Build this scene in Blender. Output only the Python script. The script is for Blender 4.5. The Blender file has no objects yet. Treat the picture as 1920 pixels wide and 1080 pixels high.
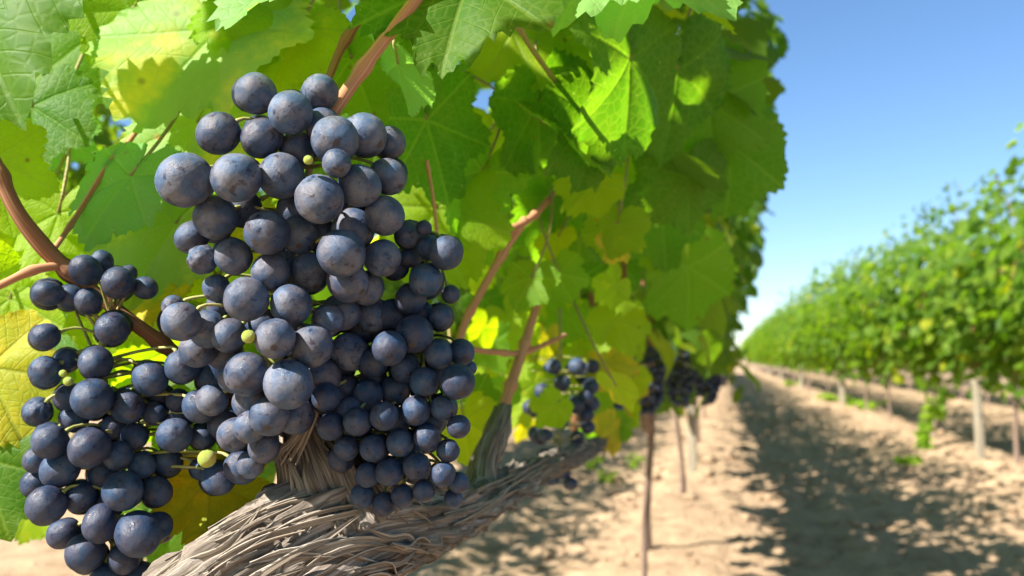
import bpy, math, random
import numpy as np
from mathutils import Vector, Matrix, noise

# ------------------------------------------------------------------ camera
FPX = 1650.0
YAW, PITCH = math.radians(13.5), math.atan(132 / FPX)
CAM = Vector((0, 0, 0.70))
Fh = Vector((-math.sin(YAW), math.cos(YAW), 0))
R_ = Vector((math.cos(YAW), math.sin(YAW), 0))
F_ = (Fh * math.cos(PITCH) + Vector((0, 0, math.sin(PITCH)))).normalized()
U_ = R_.cross(F_).normalized()
scene = bpy.context.scene
C = scene.collection
cd = bpy.data.cameras.new("camera")
cam = bpy.data.objects.new("camera", cd)
C.objects.link(cam)
cam.matrix_world = Matrix.Translation(CAM) @ Matrix((R_, U_, -F_)).transposed().to_4x4()
cd.sensor_width = 36
cd.lens = 36 * FPX / 1920
cd.clip_start = 0.02
cd.clip_end = 3000
cd.dof.use_dof = True
cd.dof.focus_distance = 0.375
cd.dof.aperture_fstop = 10.5
scene.camera = cam

# ------------------------------------------------------------------ sky, sun, exposure
L = Vector((-0.80, -0.72, 1.0)).normalized()
elev = math.asin(L.z)
world = bpy.data.worlds.new("World")
scene.world = world
world.use_nodes = True
wt = world.node_tree
bg = wt.nodes["Background"]
sky = wt.nodes.new("ShaderNodeTexSky")
sky.sky_type = 'NISHITA'
sky.sun_disc = False
sky.sun_elevation = elev
sky.sun_rotation = math.atan2(L.x, L.y)
sky.air_density = 1.0
sky.dust_density = 0.05
sky.ozone_density = 5.0
hs = wt.nodes.new("ShaderNodeHueSaturation")
hs.inputs['Saturation'].default_value = 1.06
wt.links.new(sky.outputs[0], hs.inputs['Color'])
wt.links.new(hs.outputs[0], bg.inputs[0])
bg.inputs[1].default_value = 0.074
sd = bpy.data.lights.new("sun", 'SUN')
sd.energy = 5.0
sd.angle = math.radians(0.5)
sd.color = (1.0, 0.95, 0.87)
sun = bpy.data.objects.new("sun", sd)
C.objects.link(sun)
sun.rotation_euler = L.to_track_quat('Z', 'Y').to_euler()
sun.location = (-5, -5, 8)
scene.view_settings.view_transform = 'Standard'
scene.view_settings.look = 'None'
scene.view_settings.gamma = 1
scene.view_settings.exposure = 1.42
scene.render.engine = 'CYCLES'
scene.cycles.max_bounces = 8
scene.cycles.transmission_bounces = 5
scene.cycles.diffuse_bounces = 2

rng = random.Random(11)


def at(px, py, d):
    px, py, d = float(px), float(py), float(d)
    return CAM + d * (F_ + (px - 960) / FPX * R_ + (540 - py) / FPX * U_)


def proj(p):
    v = p - CAM
    d = v.dot(F_)
    if d <= 0.01:
        return None
    return 960 + FPX * v.dot(R_) / d, 540 - FPX * v.dot(U_) / d, d


# ------------------------------------------------------------------ helpers
def tag(o, label=None, cat=None, group=None, kind=None):
    if label: o['label'] = label
    if cat: o['category'] = cat
    if group: o['group'] = group
    if kind: o['kind'] = kind
    return o


def link(name, me, parent=None, loc=None):
    o = bpy.data.objects.new(name, me)
    C.objects.link(o)
    if parent: o.parent = parent
    if loc is not None: o.location = loc
    return o


def empty(name, loc=(0, 0, 0), rz=0):
    o = bpy.data.objects.new(name, None)
    C.objects.link(o)
    o.location = loc
    o.rotation_euler = (0, 0, rz)
    o.empty_display_size = 0.05
    return o


def copy_tree(o, parent=None):
    c = o.copy()
    C.objects.link(c)
    c.parent = parent
    for ch in o.children:
        copy_tree(ch, c)
    return c


def np_mesh(name, co, faces, mat, uv=None, rnd=None, smooth=True):
    """faces: list of tuples or (n,k) int array of equal-length polygons"""
    me = bpy.data.meshes.new(name)
    co = np.asarray(co, dtype=np.float32)
    me.vertices.add(len(co))
    me.vertices.foreach_set("co", co.ravel())
    if isinstance(faces, np.ndarray):
        n, k = faces.shape
        li = faces.ravel().astype(np.int32)
        ls = np.arange(0, n * k, k, dtype=np.int32)
    else:
        li = np.array([i for f in faces for i in f], dtype=np.int32)
        lens = np.array([len(f) for f in faces], dtype=np.int32)
        ls = np.concatenate([[0], np.cumsum(lens)[:-1]]).astype(np.int32)
        n = len(faces)
    me.loops.add(len(li))
    me.loops.foreach_set("vertex_index", li)
    me.polygons.add(n)
    me.polygons.foreach_set("loop_start", ls)
    if smooth:
        me.polygons.foreach_set("use_smooth", np.ones(n, dtype=bool))
    if uv is not None:
        l = me.uv_layers.new(name="UVMap")
        l.data.foreach_set("uv", np.asarray(uv, dtype=np.float32)[li].ravel())
    if rnd is not None:
        a = me.attributes.new("leafrnd", 'FLOAT', 'POINT')
        a.data.foreach_set("value", np.asarray(rnd, dtype=np.float32))
    me.update()
    me.validate()
    me.materials.append(mat)
    return me


class MB:
    """collects tubes, strips and free surfaces into one mesh"""
    def __init__(s):
        s.v, s.f, s.uv = [], [], []

    def add(s, vs, fs, uvs=None):
        o = len(s.v)
        s.v += [tuple(v) for v in vs]
        s.f += [tuple(i + o for i in f) for f in fs]
        s.uv += uvs if uvs else [(v[0], v[1]) for v in vs]

    def tube(s, pts, rad, seg=8, disp=None, step=None, caps=True, seed=0.0):
        pts = [Vector(p) for p in pts]
        if step:
            pts, rad = resample(pts, rad, step)
        n = len(pts)
        if not hasattr(rad, '__len__'): rad = [rad] * n
        t0 = (pts[1] - pts[0]).normalized()
        a = t0.orthogonal().normalized()
        vs, uvs, run = [], [], 0.0
        for i, p in enumerate(pts):
            t = (pts[min(i + 1, n - 1)] - pts[max(i - 1, 0)]).normalized()
            a = (a - t * a.dot(t)).normalized()
            b = t.cross(a)
            if i: run += (p - pts[i - 1]).length
            for k in range(seg):
                th = 2 * math.pi * k / seg
                r = rad[i]
                if disp: r = disp(run, th, r)
                vs.append(p + (a * math.cos(th) + b * math.sin(th)) * r)
                uvs.append((abs(2.0 * k / seg - 1) + seed, run * 8 + seed))
        fs = []
        for i in range(n - 1):
            for k in range(seg):
                k2 = (k + 1) % seg
                fs.append((i * seg + k, i * seg + k2, (i + 1) * seg + k2, (i + 1) * seg + k))
        if caps:
            for e, i in ((0, 0), (n - 1, n - 1)):
                vs.append(pts[e]); uvs.append((0, 0))
                c = len(vs) - 1
                for k in range(seg):
                    k2 = (k + 1) % seg
                    fs.append((i * seg + k2, i * seg + k, c) if e == 0 else (i * seg + k, i * seg + k2, c))
        s.add(vs, fs, uvs)

    def mesh(s, name, mat, smooth=True):
        return np_mesh(name, s.v, s.f, mat, uv=s.uv, smooth=smooth)


def resample(pts, rad, step):
    n = len(pts)
    if not hasattr(rad, '__len__'): rad = [rad] * n
    op, orr = [], []
    for i in range(n - 1):
        p0, p1, p2, p3 = pts[max(i - 1, 0)], pts[i], pts[i + 1], pts[min(i + 2, n - 1)]
        m = max(2, int((p2 - p1).length / step))
        for j in range(m):
            t = j / m
            op.append(0.5 * ((2 * p1) + (p2 - p0) * t + (2 * p0 - 5 * p1 + 4 * p2 - p3) * t * t + (3 * p1 - p0 - 3 * p2 + p3) * t ** 3))
            s = t * t * (3 - 2 * t)
            orr.append(rad[i] * (1 - s) + rad[i + 1] * s)
    op.append(pts[-1]); orr.append(rad[-1])
    return op, orr


def fbm(x, y, z=0.0, o=4):
    return noise.fractal(Vector((x, y, z)), 1.0, 2.0, o)


# ------------------------------------------------------------------ materials
class NT:
    def __init__(s, name):
        s.m = bpy.data.materials.new(name)
        s.m.use_nodes = True
        s.t = s.m.node_tree
        s.t.nodes.clear()
        s.out = s.n('ShaderNodeOutputMaterial')

    def n(s, ty, **kw):
        nd = s.t.nodes.new(ty)
        for k, v in kw.items():
            setattr(nd, k, v)
        return nd

    def set(s, sock, v):
        if isinstance(v, bpy.types.NodeSocket):
            s.t.links.new(v, sock)
        elif isinstance(v, (tuple, list)) and len(v) == 3 and sock.type == 'RGBA':
            sock.default_value = (*v, 1)
        else:
            sock.default_value = v

    def M(s, op, a, b=None, c=None, clamp=False):
        nd = s.n('ShaderNodeMath', operation=op, use_clamp=clamp)
        s.set(nd.inputs[0], a)
        if b is not None: s.set(nd.inputs[1], b)
        if c is not None: s.set(nd.inputs[2], c)
        return nd.outputs[0]

    def mr(s, v, a, b, c=0.0, d=1.0):
        nd = s.n('ShaderNodeMapRange', interpolation_type='SMOOTHSTEP')
        s.set(nd.inputs[0], v)
        for i, q in enumerate((a, b, c, d)): s.set(nd.inputs[i + 1], q)
        return nd.outputs[0]

    def mix(s, f, a, b, blend='MIX'):
        nd = s.n('ShaderNodeMix', data_type='RGBA', blend_type=blend)
        s.set(nd.inputs[0], f)
        s.set(nd.inputs[6], a)
        s.set(nd.inputs[7], b)
        return nd.outputs[2]

    def noise(s, vec, scale, detail=4, rough=0.55, dist=0.0):
        nd = s.n('ShaderNodeTexNoise')
        if vec is not None: s.set(nd.inputs['Vector'], vec)
        nd.inputs['Scale'].default_value = scale
        nd.inputs['Detail'].default_value = detail
        nd.inputs['Roughness'].default_value = rough
        nd.inputs['Distortion'].default_value = dist
        return nd.outputs[0]

    def ramp(s, f, stops):
        nd = s.n('ShaderNodeValToRGB')
        e = nd.color_ramp.elements
        while len(e) < len(stops): e.new(0.5)
        for el, (p, c) in zip(e, stops):
            el.position = p
            el.color = (*c, 1)
        s.set(nd.inputs[0], f)
        return nd.outputs[0]

    def scale(s, vec, sx, sy, sz):
        nd = s.n('ShaderNodeMapping')
        s.set(nd.inputs[0], vec)
        nd.inputs['Scale'].default_value = (sx, sy, sz)
        return nd.outputs[0]

    def bump(s, h, dist, strength=1.0):
        nd = s.n('ShaderNodeBump')
        nd.inputs['Strength'].default_value = strength
        nd.inputs['Distance'].default_value = dist
        s.set(nd.inputs['Height'], h)
        return nd.outputs[0]

    def pbsdf(s, col, rough, bump=None, spec=0.5, **kw):
        nd = s.n('ShaderNodeBsdfPrincipled')
        s.set(nd.inputs['Base Color'], col)
        s.set(nd.inputs['Roughness'], rough)
        s.set(nd.inputs['Specular IOR Level'], spec)
        if bump is not None: s.set(nd.inputs['Normal'], bump)
        for k, v in kw.items(): s.set(nd.inputs[k], v)
        return nd.outputs[0]

    def done(s, sh):
        s.t.links.new(sh, s.out.inputs[0])
        return s.m


def leaf_material(name, stops, autumn=0.0, veins=True, trans=0.54, tgain=3.3, tcol=(1.0, 1.0, 0.25), under=(0.13, 0.23, 0.06), rough=0.55, bloom=0.0, vk=0.26):
    q = NT(name)
    uvn = q.n('ShaderNodeUVMap', uv_map="UVMap").outputs[0]
    sep = q.n('ShaderNodeSeparateXYZ')
    q.set(sep.inputs[0], uvn)
    att = q.n('ShaderNodeAttribute', attribute_name="leafrnd").outputs['Fac']
    orn = q.n('ShaderNodeObjectInfo').outputs['Random']
    rnd = q.M('FRACT', q.M('ADD', att, orn))
    base = q.ramp(rnd, stops)
    # blotches laid on the leaf itself, shifted per leaf
    off = q.n('ShaderNodeCombineXYZ')
    q.set(off.inputs[2], q.M('MULTIPLY', rnd, 37.0))
    vadd = q.n('ShaderNodeVectorMath', operation='ADD')
    q.set(vadd.inputs[0], uvn); q.set(vadd.inputs[1], off.outputs[0])
    lv = vadd.outputs[0]
    n1 = q.noise(lv, 7, 3)
    base = q.mix(q.mr(n1, 0.35, 0.7, 0.0, 0.45), base, q.mix(0.5, base, (0.16, 0.20, 0.02)))
    n2 = None
    if autumn > 0:
        n2 = q.noise(lv, 5, 4, 0.6)
        base = q.mix(q.mr(n2, 0.62 - 0.3 * autumn, 0.85 - 0.35 * autumn), base, (0.62, 0.50, 0.03))
        n3 = q.noise(lv, 13, 4, 0.65)
        base = q.mix(q.mr(n3, 0.72 - 0.12 * autumn, 0.80 - 0.12 * autumn), base, (0.50, 0.07, 0.015))
    x = q.M('MULTIPLY', q.M('SUBTRACT', sep.outputs[0], 0.5), 4.0)
    y = q.M('MULTIPLY', q.M('SUBTRACT', sep.outputs[1], 0.5), 4.0)
    ax = q.M('ABSOLUTE', x)
    nrm = None
    if veins:
        r = q.M('SQRT', q.M('ADD', q.M('MULTIPLY', x, x), q.M('MULTIPLY', y, y)))
        ph = q.M('ARCTAN2', ax, y)
        dm = None
        for a in (0.0, 0.9, 1.95):
            d = q.M('ABSOLUTE', q.M('SUBTRACT', ph, a))
            dm = d if dm is None else q.M('MINIMUM', dm, d)
        a_ = q.M('MULTIPLY', r, q.M('COSINE', dm))
        b_ = q.M('MULTIPLY', r, q.M('SINE', dm))
        main = q.mr(b_, 0.008, 0.030, 1.0, 0.0)
        wob = q.M('MULTIPLY', q.noise(lv, 10, 2), 0.06)
        s = q.M('FRACT', q.M('DIVIDE', q.M('ADD', q.M('SUBTRACT', a_, q.M('MULTIPLY', b_, 0.75)), wob), 0.15))
        sec = q.mr(q.M('ABSOLUTE', q.M('SUBTRACT', s, 0.5)), 0.42, 0.50, 0.0, 0.55)
        vm = q.M('MAXIMUM', main, sec)
        base = q.mix(q.M('MULTIPLY', vm, vk), base, (0.26, 0.36, 0.08))
        fine = q.n('ShaderNodeTexVoronoi', feature='DISTANCE_TO_EDGE')
        q.set(fine.inputs['Vector'], lv)
        fine.inputs['Scale'].default_value = 42
        fe = q.mr(fine.outputs[0], 0.0, 0.2)
        base = q.mix(q.M('MULTIPLY', q.M('SUBTRACT', 1.0, fe), 0.16), base, (0.22, 0.30, 0.07))
        h = q.M('ADD', q.M('MULTIPLY', fe, 0.35), q.M('ADD', q.M('MULTIPLY', vm, -1.0), q.M('MULTIPLY', n1, 1.5)))
        nrm = q.bump(h, 0.0009, 0.40)
        dust = q.mr(q.noise(lv, 60, 2, 0.5), 0.70, 0.76, 0.0, 0.35)
        base = q.mix(dust, base, (0.40, 0.46, 0.28))
    if veins:
        sv = q.n('ShaderNodeTexVoronoi', feature='F1'); q.set(sv.inputs['Vector'], lv); sv.inputs['Scale'].default_value = 9
        base = q.mix(q.M('MULTIPLY', q.mr(sv.outputs[0], 0.04, 0.10, 1.0, 0.0), 0.7), base, (0.16, 0.09, 0.03))
    if bloom > 0:
        base = q.mix(bloom, base, (0.34, 0.55, 0.22))
    bf = q.n('ShaderNodeNewGeometry').outputs['Backfacing']
    refl = q.mix(q.M('MULTIPLY', bf, 0.6), base, under)
    pr = q.pbsdf(refl, rough, nrm, 0.22)
    tr = q.n('ShaderNodeBsdfTranslucent')
    tc = q.mix(1.0, base, tuple(c * tgain for c in tcol), 'MULTIPLY')
    # MULTIPLY above keeps the leaf's own hue in what shines through
    q.set(tr.inputs[0], tc)
    if nrm is not None: q.set(tr.inputs[1], nrm)
    mx = q.n('ShaderNodeMixShader')
    mx.inputs[0].default_value = trans
    q.t.links.new(pr, mx.inputs[1])
    q.t.links.new(tr.outputs[0], mx.inputs[2])
    return q.done(mx.outputs[0])


G1, G2, G3 = (0.045, 0.140, 0.008), (0.080, 0.205, 0.010), (0.14, 0.27, 0.010)
M_LEAF = leaf_material("leaf green", [(0.0, G1), (0.35, G2), (0.7, (0.10, 0.235, 0.012)), (1.0, G3)], tcol=(1.0, 1.0, 0.2))
M_PALE = leaf_material("leaf pale green", [(0.0, (0.11, 0.28, 0.05)), (1.0, (0.14, 0.32, 0.06))], bloom=0.2, trans=0.38, tcol=(0.9, 1.0, 0.4), under=(0.16, 0.30, 0.08))
M_BLUSH = leaf_material("leaf pale turning yellow", [(0.0, (0.19, 0.33, 0.05)), (1.0, (0.23, 0.36, 0.06))], autumn=0.42, bloom=0.2, trans=0.38)
M_YEL = leaf_material("leaf yellow", [(0.0, (0.20, 0.34, 0.008)), (1.0, (0.30, 0.40, 0.010))], autumn=0.12, trans=0.55, tgain=2.7, tcol=(1.0, 1.0, 0.1), under=(0.22, 0.34, 0.03))
M_AUT = leaf_material("leaf autumn spotted", [(0.0, (0.36, 0.42, 0.02)), (1.0, (0.44, 0.44, 0.02))], autumn=0.7, trans=0.45, tgain=1.7, tcol=(1.0, 0.95, 0.15))
M_FOL = leaf_material("foliage", [(0.0, (0.055, 0.135, 0.012)), (0.45, (0.10, 0.20, 0.018)), (0.8, (0.15, 0.255, 0.025)), (0.95, (0.23, 0.32, 0.03)), (1.0, (0.34, 0.36, 0.02))], veins=False, tgain=2.1, tcol=(1, 1, 0.2))
M_DEEP = leaf_material("leaf deep green", [(0.0, (0.040, 0.125, 0.008)), (1.0, (0.065, 0.165, 0.010))], trans=0.48, vk=0.12, tgain=3.6, tcol=(1.0, 1.0, 0.2))


def bark_material(name, dark, mid, light, sc=1.0, dist=0.004):
    q = NT(name)
    uvn = q.n('ShaderNodeUVMap', uv_map="UVMap").outputs[0]
    st = q.scale(uvn, 14 * sc, 0.9 * sc, 1)
    a = q.noise(st, 2.2, 8, 0.65, 0.6)
    b = q.noise(q.scale(uvn, 30 * sc, 1.6 * sc, 1), 3.0, 6, 0.6, 0.3)
    oc = q.n('ShaderNodeTexCoord').outputs['Object']
    c = q.noise(oc, 14, 5, 0.6)
    h = q.M('ADD', q.M('MULTIPLY', a, 0.7), q.M('MULTIPLY', b, 0.3))
    col = q.ramp(h, [(0.36, dark), (0.50, mid), (0.62, light), (0.80, tuple(min(1, k * 1.25) for k in light))])
    col = q.mix(q.mr(c, 0.4, 0.68, 0, 0.45), col, mid)
    return q.done(q.pbsdf(col, 0.85, q.bump(h, dist, 1.0), 0.15))


M_BARK = bark_material("old bark", (0.035, 0.025, 0.018), (0.25, 0.205, 0.165), (0.56, 0.51, 0.45))
M_BARK2 = bark_material("vine bark", (0.06, 0.04, 0.03), (0.26, 0.18, 0.135), (0.44, 0.34, 0.27), 0.6, 0.004)
M_STRIP = bark_material("loose bark strip", (0.08, 0.052, 0.034), (0.31, 0.25, 0.19), (0.58, 0.53, 0.46), 0.6, 0.0012)


def simple(name, c1, c2, rough=0.6, scale=40, bd=0.0005, spec=0.4, **kw):
    q = NT(name)
    oc = q.n('ShaderNodeTexCoord').outputs['Object']
    n = q.noise(oc, scale, 5, 0.6)
    return q.done(q.pbsdf(q.mix(q.mr(n, 0.3, 0.7), c1, c2), rough, q.bump(n, bd), spec, **kw))


M_CANE = bark_material("ripe cane", (0.34, 0.12, 0.05), (0.50, 0.235, 0.12), (0.64, 0.40, 0.26), 0.35, 0.0004)
M_CANEB = bark_material("brown cane", (0.13, 0.055, 0.028), (0.27, 0.125, 0.065), (0.44, 0.25, 0.14), 0.35, 0.0004)
M_PET = simple("leaf stalk", (0.22, 0.26, 0.05), (0.40, 0.25, 0.12), 0.5, 30)
M_RACH = simple("grape stalk", (0.22, 0.28, 0.05), (0.42, 0.36, 0.14), 0.55, 80)
M_UNRIPE = simple("unripe grape skin", (0.30, 0.42, 0.06), (0.42, 0.50, 0.12), 0.35, 60, **{'Subsurface Weight': 0.3})
M_ROD = simple("rusty rod", (0.10, 0.065, 0.04), (0.20, 0.15, 0.11), 0.7, 60)


def post_material():
    q = NT("weathered post wood")
    oc = q.n('ShaderNodeTexCoord').outputs['Object']
    a = q.noise(q.scale(oc, 60, 60, 3), 1.5, 7, 0.6)
    b = q.noise(oc, 5, 4)
    col = q.ramp(a, [(0.3, (0.12, 0.095, 0.065)), (0.50, (0.32, 0.275, 0.20)), (0.75, (0.46, 0.41, 0.31))])
    col = q.mix(q.mr(b, 0.4, 0.7, 0, 0.3), col, (0.34, 0.33, 0.22))
    return q.done(q.pbsdf(col, 0.8, q.bump(a, 0.004), 0.2))


M_POST = post_material()


def grape_material(name, wa, wb, keep):
    q = NT(name)
    oc = q.n('ShaderNodeTexCoord').outputs['Object']
    rn = q.n('ShaderNodeObjectInfo').outputs['Random']
    off = q.n('ShaderNodeCombineXYZ')
    q.set(off.inputs[0], q.M('MULTIPLY', rn, 91.0))
    q.set(off.inputs[1], q.M('MULTIPLY', rn, 53.0))
    va = q.n('ShaderNodeVectorMath', operation='ADD')
    q.set(va.inputs[0], oc); q.set(va.inputs[1], off.outputs[0])
    v = va.outputs[0]
    n1 = q.noise(v, 0.9, 4, 0.6, 0.4)
    n2 = q.noise(v, 4.5, 6, 0.7)
    n3 = q.noise(q.scale(v, 1, 1, 0.35), 9.0, 5, 0.7, 0.8)
    n4 = q.noise(v, 1.3, 3, 0.5, 0.2)
    skin = q.mix(q.mr(n4, 0.35, 0.65), (0.010, 0.009, 0.024), (0.030, 0.014, 0.026))
    f = q.M('ADD', q.M('MULTIPLY', n1, 0.72), q.M('ADD', q.M('MULTIPLY', n2, 0.16), q.M('MULTIPLY', n3, 0.12)))
    # how much wax each berry kept
    lvl = q.M('MULTIPLY_ADD', q.M('FRACT', q.M('MULTIPLY', rn, 7.3)), 0.40, keep)
    fac = q.M('MULTIPLY', q.mr(f, 0.28, 0.70, 0.30, 1.0), lvl)
    wax = q.mix(q.mr(n4, 0.38, 0.62), wa, wb)
    col = q.mix(fac, skin, wax)
    # rubbed spots and little corky specks
    rub = q.mr(q.noise(v, 2.1, 4, 0.65, 0.7), 0.56, 0.66)
    col = q.mix(q.M('MULTIPLY', rub, 0.75), col, skin)
    vo = q.n('ShaderNodeTexVoronoi', feature='F1')
    q.set(vo.inputs['Vector'], v); vo.inputs['Scale'].default_value = 4.6
    spk = q.mr(vo.outputs[0], 0.02, 0.07, 1.0, 0.0)
    col = q.mix(q.M('MULTIPLY', spk, 0.12), col, (0.18, 0.11, 0.07))
    # stylar scar at the free end of the berry (local -Z)
    sp = q.n('ShaderNodeSeparateXYZ'); q.set(sp.inputs[0], oc)
    scar = q.mr(sp.outputs[2], -0.990, -0.998, 0.0, 0.8)
    col = q.mix(scar, col, (0.06, 0.04, 0.03))
    rough = q.M('MULTIPLY_ADD', rub, -0.18, q.M('MULTIPLY_ADD', fac, 0.24, 0.36))
    h = q.M('ADD', q.M('MULTIPLY', n2, 0.6), q.M('MULTIPLY', n3, 0.5))
    return q.done(q.pbsdf(col, rough, q.bump(h, 0.04, 0.20), 0.36))


M_GRAPE = grape_material("grape skin dusty bloom", (0.085, 0.14, 0.25), (0.185, 0.20, 0.25), 0.62)
M_GRAPEB = grape_material("grape skin blue bloom", (0.034, 0.092, 0.20), (0.080, 0.120, 0.195), 0.50)
M_INNER_SHADE = simple("inner grape skin shade-darkened", (0.010, 0.010, 0.02), (0.035, 0.045, 0.08), 0.45, 260, 0.0002)  # near-black colour paints deep shade into the gaps between berries


def soil_material():
    q = NT("dry clay soil")
    oc = q.n('ShaderNodeTexCoord').outputs['Object']
    a = q.noise(oc, 1.6, 6, 0.6)
    b = q.noise(oc, 9, 8, 0.68)
    c = q.noise(q.scale(oc, 1, 1, 1), 55, 6, 0.7)
    vo = q.n('ShaderNodeTexVoronoi', feature='DISTANCE_TO_EDGE')
    dn = q.n('ShaderNodeTexNoise'); q.set(dn.inputs['Vector'], oc); dn.inputs['Scale'].default_value = 3; dn.inputs['Detail'].default_value = 4
    va = q.n('ShaderNodeVectorMath', operation='MULTIPLY_ADD')
    q.set(va.inputs[0], dn.outputs[1]); va.inputs[1].default_value = (0.4, 0.4, 0.4); q.set(va.inputs[2], oc)
    q.set(vo.inputs['Vector'], va.outputs[0]); vo.inputs['Scale'].default_value = 6
    crack = q.mr(vo.outputs[0], 0.0, 0.035, 1.0, 0.0)
    crack = q.M('MULTIPLY', crack, q.mr(a, 0.45, 0.62))
    col = q.ramp(b, [(0.3, (0.20, 0.125, 0.075)), (0.43, (0.40, 0.28, 0.170)), (0.58, (0.49, 0.345, 0.21)), (0.8, (0.58, 0.44, 0.29))])
    col = q.mix(q.mr(a, 0.35, 0.7, 0.0, 0.5), col, (0.42, 0.27, 0.17))
    col = q.mix(q.mr(c, 0.58, 0.75, 0, 0.5), col, (0.26, 0.17, 0.10))
    col = q.mix(q.M('MULTIPLY', crack, 0.5), col, (0.15, 0.09, 0.055))
    h = q.M('ADD', q.M('MULTIPLY', b, 1.0), q.M('ADD', q.M('MULTIPLY', c, 0.25), q.M('MULTIPLY', crack, -0.5)))
    return q.done(q.pbsdf(col, 0.95, q.bump(h, 0.03, 0.9), 0.1))


M_SOIL = soil_material()

# ------------------------------------------------------------------ ground
ROWS = [-2.05, -0.18, 1.66, 3.55, 5.42]


def ground_h(x, y):
    h = 0.0
    for rx in ROWS:
        h += 0.05 * math.exp(-((x - rx) / 0.33) ** 2)
    near = 1.0 if y < 14 else max(0.3, 14 / y)
    h += 0.030 * fbm(x * 1.1, y * 0.8, 3.0, 3)
    h += 0.018 * near * fbm(x * 5.5, y * 4.5, 1.0, 4)
    h += 0.010 * near * abs(fbm(x * 14, y * 12, 7.0, 3))
    # long furrows left by the cultivator in the aisles
    for k in range(len(ROWS) - 1):
        u = (x - ROWS[k]) / (ROWS[k + 1] - ROWS[k])
        if 0.2 < u < 0.8:
            h += 0.016 * math.sin((x + 0.05 * fbm(x * .3, y * .5, 2.0, 2)) * 2 * math.pi / 0.24) * min(1, (u - .2) * 8, (.8 - u) * 8) * (0.6 + fbm(x * 2, y * .9, 4.0, 3))
    # broken crust edges running across the bank
    e = y + 0.25 * fbm(x * 2.0, y * 0.7, 9.0, 3) + 0.2 * x
    w = (e * 1.7) % 1.0
    h += 0.030 * max(0.0, 1 - abs(w - 0.5) * 14) * max(0, fbm(x * 1.7, y * 1.1, 5.0, 2) + 0.15) * near
    return h


def spaced(a, b, s, lo, hi, g):
    xs = list(np.arange(a, b, s))
    st, v = s, xs[-1]
    while v < hi:
        st *= g; v += st; xs.append(v)
    st, v = s, a
    pre = []
    while v > lo:
        st *= g; v -= st; pre.append(v)
    return pre[::-1] + xs


gx = spaced(-0.9, 2.4, 0.018, -500, 600, 1.09)
gy = spaced(1.1, 6.0, 0.022, -300, 1500, 1.035)
gv = [(x, y, ground_h(x, y) if (abs(x) < 30 and -10 < y < 80) else 0.0) for y in gy for x in gx]
nx, ny = len(gx), len(gy)
ii = (np.arange(ny - 1)[:, None] * nx + np.arange(nx - 1)[None, :]).ravel()
gf = np.stack([ii, ii + 1, ii + nx + 1, ii + nx], 1)
ground = link("ground", np_mesh("ground", gv, gf, M_SOIL))
tag(ground, "dry sandy clay soil between the vine rows", "ground", kind="structure")

# clods: loose crumbs, uncountable
cl = MB()
cr = random.Random(5)
for i in range(1500):
    if i < 800:
        y = cr.uniform(1.3, 6.0); x = cr.uniform(-0.7, 1.7)
    else:
        y = cr.uniform(4, 14); x = cr.uniform(-0.5, 3.0)
    s = cr.uniform(0.004, 0.013) * (1 + 2.0 * (cr.random() < 0.10)) * (1 if y < 5 else 1.4)
    vs, fs = [], []
    for (a, b, c) in ((1, 0, 0), (-1, 0, 0), (0, 1, 0), (0, -1, 0), (0, 0, 1), (0, 0, -1), (.6, .6, .5), (-.6, .6, .5), (-.6, -.6, .5), (.6, -.6, .5)):
        k = s * cr.uniform(0.6, 1.25)
        vs.append((x + a * k, y + b * k, ground_h(x, y) + 0.25 * s + c * k * 0.7))
    fs = [(0, 6, 9), (0, 2, 6), (2, 7, 6), (2, 1, 7), (1, 8, 7), (1, 3, 8), (3, 9, 8), (3, 0, 9), (4, 6, 7), (4, 7, 8), (4, 8, 9), (4, 9, 6), (5, 2, 0), (5, 1, 2), (5, 3, 1), (5, 0, 3)]
    cl.add(vs, fs)
tag(link("soil_crumbs", cl.mesh("soil_crumbs", M_SOIL)), "loose crumbs of dry clay scattered over the bank", "soil crumbs", kind="stuff")

# ------------------------------------------------------------------ leaf templates
OUT = [(0, 1.0), (12, 0.93), (26, 0.80), (38, 0.86), (52, 0.93), (66, 0.85), (80, 0.74), (95, 0.76), (110, 0.80), (128, 0.74), (145, 0.66), (160, 0.55), (170, 0.36), (180, 0.10)]


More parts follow.
